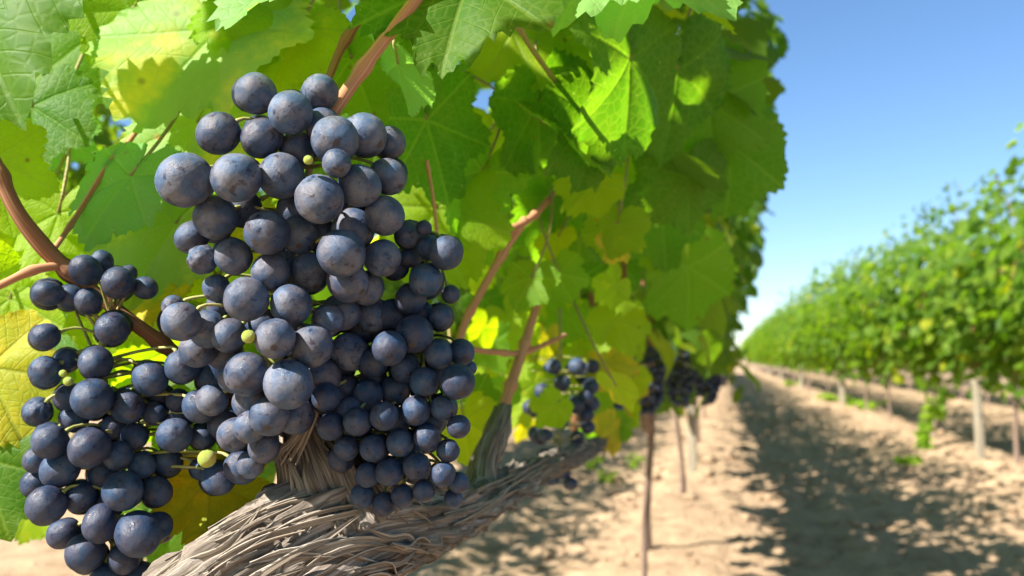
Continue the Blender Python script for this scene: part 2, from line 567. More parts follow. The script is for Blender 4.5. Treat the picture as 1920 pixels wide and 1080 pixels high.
def leaf_template(seed, ns, nr, teeth, deep=1.0):
    r = random.Random(seed)
    xs = [o[0] for o in OUT]
    jl = [v * r.uniform(0.93, 1.07) - (deep - 1) * (0.12 if d in (26, 80) else 0) for d, v in OUT]
    jr = [v * r.uniform(0.93, 1.07) - (deep - 1) * (0.12 if d in (26, 80) else 0) for d, v in OUT]
    jr[0] = jl[0]; jr[-1] = jl[-1]
    fold, droop = r.uniform(-0.05, 0.38), r.uniform(0.05, 0.38)
    wv, wk, wp = r.uniform(0.05, 0.15), r.choice((3, 4, 5)), r.uniform(0, 6)
    curl = r.uniform(-0.12, 0.22)
    ta = [r.uniform(0.35, 1.7) for _ in range(90)]
    vs = [(0, 0, 0)]
    for i in range(1, nr + 1):
        t = i / nr
        for k in range(ns):
            d = -180 + 360 * k / ns
            R = np.interp(abs(d), xs, jl if d < 0 else jr)
            if teeth:
                ph = (abs(d) + 4 * math.sin(d * 0.11 + seed)) / 360 * teeth
                fr = ph - math.floor(ph)
                R *= 1 - 0.085 * ta[int(ph) % 40 + (40 if d < 0 else 0)] * (fr if i == nr else 0.2) + 0.02
                if i == nr: R *= r.uniform(0.985, 1.015)
            elif ns >= 14 and i == nr:
                R *= 1.04 if k % 2 == 0 else 0.93
            a = math.radians(d)
            x, y = R * t * math.sin(a), R * t * math.cos(a)
            rr = R * t
            dv = min(abs(abs(a) - q) for q in (0, 0.9, 1.95))
            z = fold * abs(x) - droop * rr * rr + wv * rr * rr * math.sin(wk * a + wp) + curl * y * abs(y)
            z += 0.10 * rr * math.sin(min(dv, 0.45) * 3.2) * (1 - 0.4 * t)
            z += 0.03 * r.uniform(-1, 1) * (t > 0.9)
            vs.append((x, y, z))
    fs = []
    for k in range(ns):
        k2 = (k + 1) % ns
        fs.append((0, 1 + k2, 1 + k))
        for i in range(nr - 1):
            a, b = 1 + i * ns, 1 + (i + 1) * ns
            fs.append((a + k, a + k2, b + k2, b + k))
    fs = [f[::-1] for f in fs if True]
    tris = []
    for f in fs:
        if len(f) == 3: tris.append(f)
        else: tris += [(f[0], f[1], f[2]), (f[0], f[2], f[3])]
    v = np.array(vs, dtype=np.float32)
    t = np.array(tris, dtype=np.int32)
    # make normals point to +Z
    n = np.cross(v[t[:, 1]] - v[t[:, 0]], v[t[:, 2]] - v[t[:, 0]])
    if n[:, 2].sum() < 0: t = t[:, ::-1].copy()
    return v, t


HI = [leaf_template(s, 136, 9, 34, 1.0 + 0.35 * (s % 3)) for s in range(8)]
MID = [leaf_template(s + 20, 24, 3, 0, 1.2) for s in range(6)]
LOW = [leaf_template(s + 40, 12, 2, 0, 1.1) for s in range(5)]
_cache = {}


def hi_mesh(i, mat):
    k = (i % 8, mat.name)
    if k not in _cache:
        v, t = HI[i % 8]
        _cache[k] = np_mesh("leaf", v, t, mat, uv=v[:, :2] * 0.25 + 0.5)
    return _cache[k]


def merged(name, temps, mats4, rr, mat):
    """mats4: list of 4x4 numpy transforms"""
    V, T, UV, RN = [], [], [], []
    o = 0
    for m in mats4:
        v, t = temps[rr.randrange(len(temps))]
        V.append(v @ m[:3, :3].T + m[:3, 3])
        T.append(t + o)
        UV.append(v[:, :2] * 0.25 + 0.5)
        RN.append(np.full(len(v), rr.random(), dtype=np.float32))
        o += len(v)
    return np_mesh(name, np.concatenate(V), np.concatenate(T), mat, uv=np.concatenate(UV), rnd=np.concatenate(RN))


def orient(pos, n, mid, s):
    n = n.normalized()
    y = (mid - n * mid.dot(n))
    if y.length < 1e-4: y = n.orthogonal()
    y.normalize()
    x = y.cross(n).normalized()
    m = Matrix((x, y, n)).transposed().to_4x4()
    return Matrix.Translation(pos) @ m @ Matrix.Scale(s, 4)


def rvec(r, k=1.0):
    return Vector((r.gauss(0, k), r.gauss(0, k), r.gauss(0, k)))


def natural(pos, side, r, s):
    n = Vector((side * 0.75, r.uniform(-0.5, 0.2), 0.65)) + rvec(r, 0.33)
    mid = Vector((side * 0.35, 0, -1)) + rvec(r, 0.4)
    return orient(pos, n, mid, s)


# ------------------------------------------------------------------ ordinary vines of the rows
def canopy_half(z, z0, z1):
    t = (z - z0) / (z1 - z0)
    return 0.11 + 0.20 * math.sin(min(1, t * 1.15) * math.pi * 0.62) - 0.12 * max(0, t - 0.75) * 4


def vine_shape(seed, n, temps, z0=0.66, z1=1.62, length=1.55, half=1.0, nshoot=9, leafs=(0.045, 0.070)):
    """numpy transforms of the leaves of one vine, canopy centred over x=0, y=0"""
    r = random.Random(seed)
    out = []
    # shoots rising from the arms give the uneven outline
    shoots = []
    for i in range(nshoot):
        y = (i + 0.5) / nshoot * length - length / 2 + r.uniform(-0.06, 0.06)
        top = z1 + r.uniform(-0.28, 0.30)
        lean = r.uniform(-0.2, 0.22) * half
        shoots.append((y, top, lean, r.uniform(-0.15, 0.15)))
    for i in range(n):
        y0, top, lean, ly = shoots[r.randrange(nshoot)]
        t = r.random() ** 0.85
        z = z0 + t * (top - z0)
        hw = canopy_half(min(z, z1), z0, z1) * half
        x = lean * t + r.choice((-1, 1)) * hw * abs(r.gauss(0.72, 0.33)) * (1 - 0.6 * max(0, t - 0.8) * 5 * 0.8)
        y = y0 + ly * t + r.gauss(0, 0.09)
        if half == 1.0: x = max(-0.42, min(x, 0.30 if z > 1.3 else 0.24))
        side = 1 if x > 0 else -1
        s = r.uniform(*leafs) * (1 - 0.45 * t * t)
        m = natural(Vector((x, y, z)), side, r, s)
        out.append((m, shoots))
    # a few hanging low under the arms
    for i in range(n // (14 if half == 1.0 else 30)):
        s = r.uniform(*leafs)
        m = natural(Vector((r.gauss(0, 0.12), r.uniform(-length / 2, length / 2), z0 - r.uniform(0.0, 0.16))), r.choice((-1, 1)), r, s)
        out.append((m, shoots))
    return [o[0] for o in out], shoots


def vine_trunk(seed, h=0.62, r0=0.030, lean=0.05, arms=0.62):
    r = random.Random(seed)
    mb = MB()

    def disp(run, th, rad):
        return rad * (1 + 0.28 * fbm(math.cos(th) * 1.7 + seed, math.sin(th) * 1.7, run * 5, 4))
    a = r.uniform(-lean, lean); b = r.uniform(-0.06, 0.06)
    P = [Vector((a * 1.2, b, -0.05)), Vector((a, b * 0.6, h * 0.3)), Vector((a * 0.2, b * -0.4, h * 0.65)), Vector((0, 0, h))]
    mb.tube(P, [r0 * 1.5, r0 * 1.0, r0 * 0.85, r0 * 1.25], 14, disp, step=0.018)
    am = MB()
    for sgn in (-1, 1):
        Q = [Vector((0, 0, h - 0.02)), Vector((0.01, sgn * 0.14, h + 0.03)), Vector((r.uniform(-.03, .03), sgn * 0.36, h + r.uniform(-0.01, .03))), Vector((0, sgn * arms, h + r.uniform(-0.02, 0.02)))]
        am.tube(Q, [r0 * 1.0, r0 * 0.8, r0 * 0.62, r0 * 0.35], 10, disp, step=0.02)
    return mb, am


def cane_mesh(shoots, z0, seed):
    r = random.Random(seed)
    mb = MB()
    for (y, top, lean, ly) in shoots:
        P = [Vector((r.uniform(-.02, .02), y, z0 - 0.05)), Vector((lean * 0.3, y + ly * 0.3, z0 + 0.35 * (top - z0))), Vector((lean, y + ly, top))]
        mb.tube(P, [0.0055, 0.0042, 0.0015], 6, step=0.05)
    return mb


def far_bunch_mesh(seed):
    r = random.Random(seed)
    ico = unit_sphere(8, 6)
    V, T, o = [], [], 0
    pts = []
    for _ in range(900):
        z = -r.random() * 0.15
        rad = 0.040 * math.sqrt(max(0.05, 1 - (-z / 0.16) ** 1.5))
        a = r.uniform(0, 6.283)
        p = Vector((rad * math.cos(a), rad * math.sin(a), z - 0.015)) * r.uniform(0.9, 1.0)
        if all((p - q).length > 0.0155 for q in pts): pts.append(p)
        if len(pts) >= 70: break
    for p in pts:
        v, f = ico
        V.append(v * r.uniform(0.0082, 0.0098) + np.array(p)); T += [tuple(i + o for i in q) for q in f]; o += len(v)
    return np.concatenate(V), T, pts


def unit_sphere(nu, nv, dent=0.0, wr=0.0, seed=0):
    vs = [(0, 0, 1)]
    for j in range(1, nv):
        th = math.pi * j / nv
        for i in range(nu):
            ph = 2 * math.pi * i / nu
            x, y, z = math.sin(th) * math.cos(ph), math.sin(th) * math.sin(ph), math.cos(th)
            k = 1.0
            if wr: k += wr * fbm(x * 2 + seed, y * 2, z * 1.2, 4)
            if dent: k -= dent * max(0, z - 0.86) / 0.14
            vs.append((x * k, y * k, z * k))
    vs.append((0, 0, -1))
    fs = []
    for i in range(nu):
        i2 = (i + 1) % nu
        fs.append((0, 1 + i, 1 + i2))
        for j in range(nv - 2):
            a, b = 1 + j * nu, 1 + (j + 1) * nu
            fs.append((a + i, b + i, b + i2, a + i2))
        a = 1 + (nv - 2) * nu
        fs.append((a + i, len(vs) - 1, a + i2))
    return np.array(vs, dtype=np.float32), fs


PROTO = []
for k in range(8):
    right = k >= 4
    tall = (1.72 if k % 2 == 0 else 1.60)
    z0 = 0.60 if right else 0.70
    ms, sh = vine_shape(100 + k, 1550 if right else 1250, LOW, z0=z0, z1=tall, nshoot=14 if right else 11, length=2.1 if right else 1.55, half=1.32 if right else 1.0, leafs=(.045, .072))
    fol = merged("foliage", LOW, [np.array(m) for m in ms], random.Random(k), M_FOL)
    tm, am = vine_trunk(200 + k, r0=0.013 if right else 0.013, lean=0.12 if right else 0.03)
    PROTO.append((fol, tm.mesh("trunk", M_BARK2), am.mesh("arms", M_BARK2), cane_mesh(sh, 0.64, k).mesh("canes", M_CANEB)))

SPACE = 1.36


def row_vine(x, y, k, label, group, zs=1.0, flip=False):
    root = empty("grape_vine", (x, y, ground_h(x, y) * 0.6), math.pi if flip else 0)
    tag(root, label, "grapevine", group)
    fol, tr, am, cn = PROTO[k]
    a = link("foliage", fol, root)
    b = link("trunk", tr, root)
    c = link("arms", am, root)
    d = link("canes", cn, root)
    for o in (a, d): o.scale = (1, 1, zs)
    if zs != 1.0:
        for o in (a, d): o.location.z = 0.64 * (1 - zs)
    return root


ordinal = ["nearest", "second", "third", "fourth", "fifth", "sixth", "seventh"]
kr = random.Random(3)
# right row (seen from about five metres on)
i = 0
y = 2.1
nvis = 0
while y < 62:
    vis = y > 5.6
    if y < 5.6:
        lab = "near end of the right-hand vine row, where it leaves the photo"
    elif nvis < 4:
        lab = ["nearest fully visible right-hand vine, at the photo's edge behind the pale post",
               "second vine of the right-hand row, with tall shoots against the sky",
               "third vine of the right-hand row, pale leaning trunk beneath it",
               "fourth vine of the right-hand row, above the ragged ground weeds"][nvis]
        nvis += 1
    else:
        lab = "distant vine of the right-hand row, one of many merging toward the horizon"
    row_vine(ROWS[2] + kr.uniform(-.04, .04), y + kr.uniform(-.1, .1), 4 + kr.randrange(4), lab, "grapevines of the right-hand row", zs=kr.uniform(0.88, 1.20), flip=kr.random() < .5)
    y += 1.9
# left row beyond the first two vines
y = 3.05
n = 0
while y < 40:
    lab = ["third vine of the left-hand row, dark shaded leaves above the pale square post",
           "fourth vine of the left-hand row, just beyond the pale square post"][n] if n < 2 else \
        "distant vine of the left-hand row, mostly hidden behind the nearer vines"
    row_vine(ROWS[1] - 0.06, y, kr.randrange(4), lab, "grapevines of the left-hand row", zs=kr.uniform(1.06, 1.2), flip=kr.random() < .5)
    y += SPACE; n += 1
# the row beyond the left row and those beyond the right row
y = 0.4
while y < 16:
    row_vine(ROWS[0], y, kr.randrange(4), "vine of the row glimpsed through gaps behind the foreground leaves", "grapevines of the row behind the bunches", zs=kr.uniform(0.98, 1.08), flip=kr.random() < .5)
    y += SPACE
for rx, lab, grp in ((ROWS[3], "vine of the row seen beneath the right-hand row's leaves", "grapevines of the row past the right-hand row"),
                     (ROWS[4], "vine of the farthest row, glimpsed under two nearer rows", "grapevines of the farthest row")):
    y = 8.0 if rx < 4 else 12
    while y < 46:
        row_vine(rx, y, 4 + kr.randrange(4), lab, grp, zs=kr.uniform(1.0, 1.2), flip=kr.random() < .5)
        y += SPACE

# ------------------------------------------------------------------ posts and rod
def post_mesh(w, h, seed):
    r = random.Random(seed)
    mb = MB()
    prof = []
    b = w * 0.14
    for (sx, sy) in ((1, 1), (-1, 1), (-1, -1), (1, -1)):
        cx, cy = sx * (w / 2 - b), sy * (w / 2 - b)
        a0 = math.atan2(sy, sx) - math.pi / 4
        for q in range(3):
            a = a0 + q * math.pi / 4
            prof.append((cx + b * math.cos(a), cy + b * math.sin(a)))
    nz = 26
    vs, fs, n = [], [], len(prof)
    for j in range(nz + 1):
        z = -0.15 + (h + 0.15) * j / nz
        for i, (x, y) in enumerate(prof):
            k = 1 + 0.03 * fbm(x * 30, y * 30, z * 4 + seed, 3)
            zz = z + (0.012 * fbm(x * 25, y * 25, seed, 2) if j == nz else 0)
            vs.append((x * k + 0.004 * math.sin(z * 3 + seed), y * k, zz))
    for j in range(nz):
        for i in range(n):
            i2 = (i + 1) % n
            fs.append((j * n + i, j * n + i2, (j + 1) * n + i2, (j + 1) * n + i))
    fs.append(tuple(nz * n + i for i in range(n)))
    mb.add(vs, fs)
    return mb.mesh("post", M_POST, smooth=False)


def ground_point(px, py):
    d = F_ + (px - 960) / FPX * R_ + (540 - py) / FPX * U_
    t = -CAM.z / d.z
    p = CAM + d * t
    return p


wire_mat = simple("galvanised wire", (0.25, 0.25, 0.25), (0.4, 0.4, 0.38), 0.5, 90, **{'Metallic': 0.7})


def post(x, y, w, h, seed, label, group="wooden posts of the vine rows"):
    root = empty("wooden_post", (x, y, ground_h(x, y)), rng.uniform(-0.2, 0.2))
    root.rotation_euler.x = rng.uniform(-0.02, 0.02)
    tag(root, label, "post", group)
    link("shaft", post_mesh(w, h, seed), root)
    st = MB()
    for z in (h * 0.55, h * 0.8):
        st.tube([Vector((w * 0.62 * math.cos(a), w * 0.62 * math.sin(a), z + 0.004 * math.sin(a * 2))) for a in np.linspace(0, 6.283, 17)], 0.0016, 5, caps=False)
    link("wire_tie", st.mesh("wire_tie", wire_mat), root)
    return root


gp = ground_point(1298, 905)
post(gp.x, gp.y, 0.050, 0.64, 1, "pale square post with sunlit face under the dark left-hand vines")
gp = ground_point(1838, 872)
post(gp.x, gp.y, 0.050, 0.52, 2, "pale square post before the right-hand row, near the photo's right edge")
for q, yy in enumerate((13.2, 20.0, 27.0, 34)):
    post(ROWS[2] - 0.05, yy, 0.07, 0.6, 5 + q, "small distant post under the right-hand row's leaves")

# ------------------------------------------------------------------ foreground vine (first of the left row)
v0base = Vector((-0.17, 0.40, ground_h(-0.17, 0.40)))
V0 = empty("grape_vine", v0base)
tag(V0, "foreground vine with gnarled peeling trunk and large sunlit leaves around the bunches", "grapevine", "grapevines of the left-hand row")


def rel(p): return Vector(p) - v0base


bark = MB()


def gnarl(sd, amp=1.0):
    def f(run, th, rad):
        c, s = math.cos(th), math.sin(th)
        tw = run * 3.0
        c2, s2 = math.cos(th + tw), math.sin(th + tw)
        g = fbm(c2 * 5 + sd, s2 * 5, run * 7, 5)         # long fibres
        l = fbm(c * 1.1 + sd, s * 1.1, run * 14, 3)      # knobs
        fi = abs(fbm(c2 * 14, s2 * 14 + sd, run * 9, 3))
        kn = max(0.0, fbm(c * 1.6 + sd, s * 1.6 + 3, run * 26, 2) - 0.28)
        cr_ = max(0.0, 0.10 - abs(fbm(c2 * 3.2 + 9, s2 * 3.2, run * 6 + sd, 3))) / 0.10
        return rad * (1 + amp * (0.18 * g + 0.24 * l - 0.16 * fi + 0.8 * kn - 0.16 * cr_))
    return f


P = [at(480, 2400, .52), at(510, 1700, .51), at(525, 1320, .49), at(545, 1180, .47), at(600, 1085, .45), at(645, 1000, .44)]
P[0].z = -0.04
bark.tube([rel(p) for p in P], [.046, .036, .033, .036, .040, .026], 110, gnarl(1.0), step=0.0035)
link("trunk", bark.mesh("trunk", M_BARK), V0)
arm = MB()
P = [at(300, 1245, .395), at(400, 1145, .40), at(520, 1065, .41), at(640, 1005, .425), at(760, 985, .47), at(860, 962, .54), at(950, 912, .66), at(1030, 872, .82), at(1100, 846, 1.0), at(1145, 815, 1.25), at(1175, 770, 1.55), at(1190, 720, 1.8)]
arm.tube([rel(p) for p in P], [.028, .029, .030, .029, .0200, .0155, .0135, .0115, .0095, .008, .007, .005], 110, gnarl(4.0, 1.1), step=0.0035)
link("arm", arm.mesh("arm", M_BARK), V0)
spur = MB()
P = [at(640, 985, .425), at(612, 905, .425), at(585, 840, .43), at(568, 770, .435), at(572, 720, .44), at(590, 640, .45)]
spur.tube([rel(p) for p in P], [.030, .0215, .0150, .0105, .0080, .0055], 72, gnarl(8.0, 1.1), step=0.003)
link("spur", spur.mesh("spur", M_BARK), V0)
# old spur standing on the arm
sp2 = MB()
P = [at(900, 935, .60), at(908, 870, .62), at(930, 810, .64), at(945, 765, .66)]
sp2.tube([rel(p) for p in P], [.013, .0095, .008, .006], 40, gnarl(12.0, 0.9), step=0.004)
link("spur", sp2.mesh("spur", M_BARK), V0)

# peeling strips of bark: thin curved ribbons lying over trunk, arm and spur
br = random.Random(21)


def strip(mb, P, w, curl):
    pts, ws = resample([Vector(p) for p in P], [w * 0.25, w, w * 0.9, w * 0.15][:len(P)] if len(P) == 4 else [w] * len(P), 0.004)
    n = len(pts)
    vs, fs, uvs = [], [], []
    ax = br.uniform(0, 6.28)
    for i, p in enumerate(pts):
        t = (pts[min(i + 1, n - 1)] - pts[max(i - 1, 0)]).normalized()
        a = (-F_ - t * (-F_).dot(t)).normalized()
        b = t.cross(a)
        th = curl * math.sin(i * 0.13 + ax)
        sd = b * math.cos(th) + a * math.sin(th)
        nn = t.cross(sd)
        for k in range(5):
            u = k / 4 - 0.5
            off = 0.35 * w * (4 * u * u - 0.5)
            jit = 0.12 * w * fbm(i * 0.2, k * 1.3, ax, 2)
            vs.append(p + sd * u * ws[i] + nn * (off * -0.5 + jit))
            uvs.append((u * w * 60, i * 0.03))
        for k in range(5):
            u = k / 4 - 0.5
            off = 0.35 * w * (4 * u * u - 0.5)
            vs.append(vs[-5] + nn * 0.0006)
            uvs.append((u * w * 60, i * 0.03))
    for i in range(n - 1):
        o, q = i * 10, (i + 1) * 10
        for k in range(4):
            fs.append((o + k, q + k, q + k + 1, o + k + 1))
            fs.append((o + 5 + k, o + 6 + k, q + 6 + k, q + 5 + k))
        fs.append((o, o + 5, q + 5, q)); fs.append((o + 4, q + 4, q + 9, o + 9))
    mb.add(vs, fs, uvs)


st = MB()


def strips_along(path, rads, count, wmin, wmax, lo=0.10, hi=0.35, lift=1.0):
    pts, rr = resample([Vector(p) for p in path], rads, 0.004)
    n = len(pts)
    for _ in range(count):
        ln = int(n * br.uniform(lo, hi)); s = br.randrange(0, max(1, n - ln - 1))
        idx = [s, s + ln // 3, s + 2 * ln // 3, s + ln]
        ph = br.uniform(-1.5, 1.5)
        Q = []
        for j, k in enumerate(idx):
            k = min(k, n - 1)
            t = (pts[min(k + 1, n - 1)] - pts[max(k - 1, 0)]).normalized()
            a = (-F_ - t * (-F_).dot(t)).normalized()
            b = t.cross(a)
            an = ph + br.uniform(-0.10, 0.10) * j
            lf = 1.0 + (0.05 if j in (1, 2) else br.uniform(0.0, 0.30)) * lift
            Q.append(rel(pts[k] + (a * math.cos(an) + b * math.sin(an)) * rr[k] * lf))
        strip(st, Q, br.uniform(wmin, wmax), br.uniform(0.1, 0.7))


ARM = [at(300, 1245, .395), at(400, 1145, .40), at(520, 1065, .41), at(640, 1005, .425), at(760, 985, .47), at(860, 962, .54), at(950, 912, .66), at(1030, 872, .82), at(1100, 850, 1.0)]
ARR = [.028, .029, .030, .029, .0200, .0155, .0135, .0115, .0095]
strips_along(ARM[:5], ARR[:5], 70, .0009, .0046, 0.15, 0.7, 0.5)
strips_along(ARM[3:], ARR[3:], 34, .0007, .0036, 0.12, 0.5, lift=0.5)
strips_along([at(640, 985, .425), at(612, 905, .425), at(585, 840, .43), at(568, 770, .435), at(578, 730, .44)], [.029, .0205, .0150, .0105, .008], 16, .001, .0034, 0.3, 0.8, 0.35)
# fan of fibres between spur and bunch
for q in range(10):
    x0 = 560 + br.uniform(-20, 26)
    strip(st, [rel(at(x0 + 18, 735 + br.uniform(-10, 20), .415)), rel(at(x0 + 6, 780, .412)), rel(at(x0 - 8, 815, .412)), rel(at(x0 - 26 - br.uniform(0, 30), 850 + br.uniform(0, 30), .41))], br.uniform(.0012, .0032), 0.6)
link("bark_strips", st.mesh("bark_strips", M_STRIP), V0)


def cane(P, r, mat, seg=12, name="cane", parent=None, nodes=True):
    mb = MB()
    seed = br.uniform(0, 50)

    def dsp(run, th, rad):
        k = 1 + 0.07 * fbm(th * 2 + seed, run * 60, 1, 2)
        if nodes: k += 0.42 * max(0, 1 - abs(((run + seed) % 0.055) - 0.027) / 0.006)
        return rad * k
    mb.tube([rel(p) for p in P], r, seg, dsp, step=0.003)
    return link(name, mb.mesh(name, mat), parent or V0)


cane([at(575, 300, .415), at(612, 232, .405), at(655, 165, .405), at(705, 95, .405), at(745, 45, .408), at(800, -30, .41), at(860, -140, .42)], [.0024, .0029, .0032, .0031, .0030, .0028, .0027], M_CANE)
cane([at(-90, 150, .42), at(-20, 285, .42), at(25, 385, .42), at(75, 455, .425), at(125, 505, .43), at(210, 575, .435), at(318, 655, .44), at(420, 735, .45), at(540, 850, .44), at(600, 920, .43)], [.0034, .0034, .0036, .0042, .0040, .0035, .0036, .0038, .0045, .007], M_CANEB)
cane([at(-60, 560, .41), at(0, 535, .415), at(60, 507, .42), at(112, 498, .427)], [.0017, .0018, .0019, .0022], M_CANE)
cane([at(100, 470, .43), at(150, 395, .46), at(200, 315, .48), at(245, 262, .5), at(300, 180, .53)], [.0012, .0014, .0015, .0014, .0012], M_CANE)
cane([at(1085, 300, .80), at(1010, 395, .72), at(960, 430, .68), at(905, 455, .63), at(868, 470, .60)], [.0022, .0028, .0034, .0030, .0028], M_CANE)
cane([at(985, 410, .70), at(940, 480, .69), at(895, 560, .67), at(868, 615, .66), at(850, 700, .64)], [.0034, .0032, .0030, .0030, .0028], M_CANE)
cane([at(1040, 440, .82), at(1010, 560, .78), at(985, 640, .75), at(955, 730, .70), at(935, 800, .67), at(918, 860, .64)], [.0030, .0036, .0040, .0044, .0055, .008], M_CANE)
cane([at(880, 655, .66), at(930, 660, .70), at(985, 660, .75), at(1060, 628, .85)], [.002, .0024, .0024, .002], M_CANE)
cane([at(615, 150, .47), at(640, 90, .47), at(680, 25, .46), at(720, -40, .45)], [.0022, .0024, .0026, .0026], M_CANEB)
cane([at(455, 95, .52), at(520, 118, .51), at(590, 140, .50)], [.0014, .0015, .0015], M_PET)
cane([at(930, -30, .47), at(965, 35, .49), at(1000, 95, .52), at(1070, 190, .58)], [.0019, .0018, .0017, .0014], M_PET)
cane([at(800, 300, .55), at(812, 370, .55), at(820, 440, .55)], [.0011, .0011, .0011], M_CANE)
cane([at(1165, 300, 1.05), at(1168, 420, 1.08), at(1172, 560, 1.1), at(1180, 700, 1.15)], [.003, .003, .0035, .004], M_CANEB)

# hand-placed leaves. (px, py, depth, size, tip direction in picture deg [0 up, 90 right, 180 down], pitch (+ faces up), yaw (+ faces left), material, variant)
LEAVES = [
    (-70, -30, .44, .088, 150, 22, 10, M_DEEP, 0),
    (95, -60, .53, .045, 120, 35, 0, M_LEAF, 3),
    (60, 200, .52, .050, 175, 15, 0, M_DEEP, 1),
    (245, 20, .52, .043, 205, 20, -20, M_YEL, 2),
    (410, 55, .50, .080, 212, 22, 15, M_BLUSH, 4),
    (370, 230, .53, .060, 185, 30, 5, M_BLUSH, 1),
    (300, -20, .56, .060, 170, 20, -10, M_LEAF, 5),
    (470, 10, .50, .050, 120, 30, 0, M_YEL, 6),
    (110, 235, .55, .032, 190, 10, -20, M_PALE, 7),
    (-10, 300, .47, .040, 170, -5, 0, M_YEL, 2),
    (245, 330, .47, .045, 195, 35, 15, M_PALE, 6),  # paler material stands in for sunlight this overshadowed leaf misses
    (110, 400, .50, .042, 190, 10, 0, M_YEL, 5),
    (330, 420, .50, .056, 190, 35, 10, M_BLUSH, 0),
    (240, 520, .53, .055, 150, 30, 0, M_YEL, 3),
    (300, 370, .52, .034, 130, 20, 0, M_AUT, 2),
    (20, 560, .52, .050, 170, 20, 0, M_YEL, 4),
    (-20, 690, .47, .048, 150, 20, 5, M_AUT, 6),
    (60, 640, .56, .050, 190, 20, 5, M_LEAF, 1),
    (-30, 860, .46, .048, 155, 15, 5, M_LEAF, 7),
    (392, 900, .455, .044, 165, 35, 10, M_AUT, 5),
    (420, 700, .50, .050, 150, 10, 0, M_DEEP, 3),
    (570, -65, .42, .060, 165, 42, 10, M_PALE, 5),
    (555, 60, .49, .040, 200, 15, 0, M_YEL, 0),
    (660, 110, .52, .045, 160, 10, 0, M_LEAF, 2),
    (880, -40, .42, .064, 186, 33, 8, M_LEAF, 1),
    (745, 120, .45, .033, 200, 20, -65, M_PALE, 4),
    (1120, -75, .44, .060, 190, 45, 12, M_PALE, 0),
    (1225, -90, .47, .066, 155, 40, 12, M_PALE, 6),
    (800, 225, .55, .056, 150, -10, -40, M_LEAF, 2),
    (905, 320, .60, .050, 205, -20, -30, M_LEAF, 5),
    (820, 390, .60, .060, 160, 5, 0, M_YEL, 3),
    (1010, 190, .60, .058, 150, -25, -50, M_DEEP, 4),
    (1110, 215, .58, .058, 165, -15, -50, M_DEEP, 1),
    (1180, 110, .56, .070, 160, -10, -50, M_DEEP, 3),
    (1270, 130, .70, .080, 160, -20, -45, M_DEEP, 0),
    (1330, 190, .80, .075, 120, -10, -10, M_LEAF, 6),
    (1370, 270, .85, .080, 175, -12, -15, M_LEAF, 1),
    (1290, 330, .80, .060, 165, -18, -25, M_DEEP, 7),
    (1030, 390, .85, .060, 175, -15, -40, M_LEAF, 6),
    (1130, 350, .90, .080, 175, -15, -30, M_DEEP, 5),
    (1240, 400, 1.0, .070, 165, -15, -20, M_LEAF, 2),
    (1290, 500, 1.05, .080, 170, -12, -20, M_LEAF, 0),
    (1110, 700, 1.1, .055, 165, 5, 0, M_LEAF, 1),
    (870, 790, .72, .040, 170, 10, 0, M_YEL, 3),
    (1150, 480, 1.1, .065, 185, -10, -20, M_LEAF, 3),
    (960, 60, .60, .050, 160, 10, -10, M_YEL, 5),
    (700, 230, .60, .055, 180, 5, 0, M_LEAF, 6),
    (1050, 80, .62, .060, 170, 0, -10, M_LEAF, 2),
    (430, 130, .60, .060, 160, 10, 0, M_YEL, 1),
    (180, 60, .60, .060, 170, 10, 0, M_LEAF, 4),
]
cq = random.Random(31)
for k in range(30):
    LEAVES.append((cq.uniform(850, 1160), cq.uniform(430, 800), cq.uniform(.72, 1.25), cq.uniform(.024, .042), cq.uniform(110, 250), cq.uniform(-25, 35), cq.uniform(-60, 40),
                   cq.choice((M_YEL, M_YEL, M_LEAF, M_YEL, M_AUT)), cq.randrange(8)))
for k in range(24):
    LEAVES.append((cq.uniform(760, 1190), cq.uniform(130, 640), cq.uniform(.68, 1.04), cq.uniform(.026, .042), cq.uniform(130, 230), cq.uniform(-25, 35), cq.uniform(-70, 20),
                   cq.choice((M_YEL, M_YEL, M_LEAF, M_LEAF, M_LEAF)), cq.randrange(8)))
for k in range(34):
    LEAVES.append((cq.uniform(850, 1210), cq.uniform(560, 810), cq.uniform(.95, 1.6), cq.uniform(.028, .045), cq.uniform(110, 250), cq.uniform(-25, 35), cq.uniform(-60, 40),
                   cq.choice((M_YEL, M_YEL, M_LEAF, M_LEAF, M_AUT)), cq.randrange(8)))
for k in range(9):
    LEAVES.append((cq.uniform(30, 470), cq.uniform(770, 980), cq.uniform(.56, .72), cq.uniform(.036, .052), cq.uniform(130, 230), cq.uniform(-10, 30), cq.uniform(-50, 30),
                   cq.choice((M_DEEP, M_DEEP, M_YEL, M_AUT)), cq.randrange(8)))
for k in range(10):
    LEAVES.append((cq.uniform(40, 480), cq.uniform(380, 720), cq.uniform(.50, .62), cq.uniform(.026, .045), cq.uniform(110, 250), cq.uniform(-10, 40), cq.uniform(-50, 40),
                   cq.choice((M_YEL, M_LEAF, M_AUT)), cq.randrange(8)))
leafn = 0


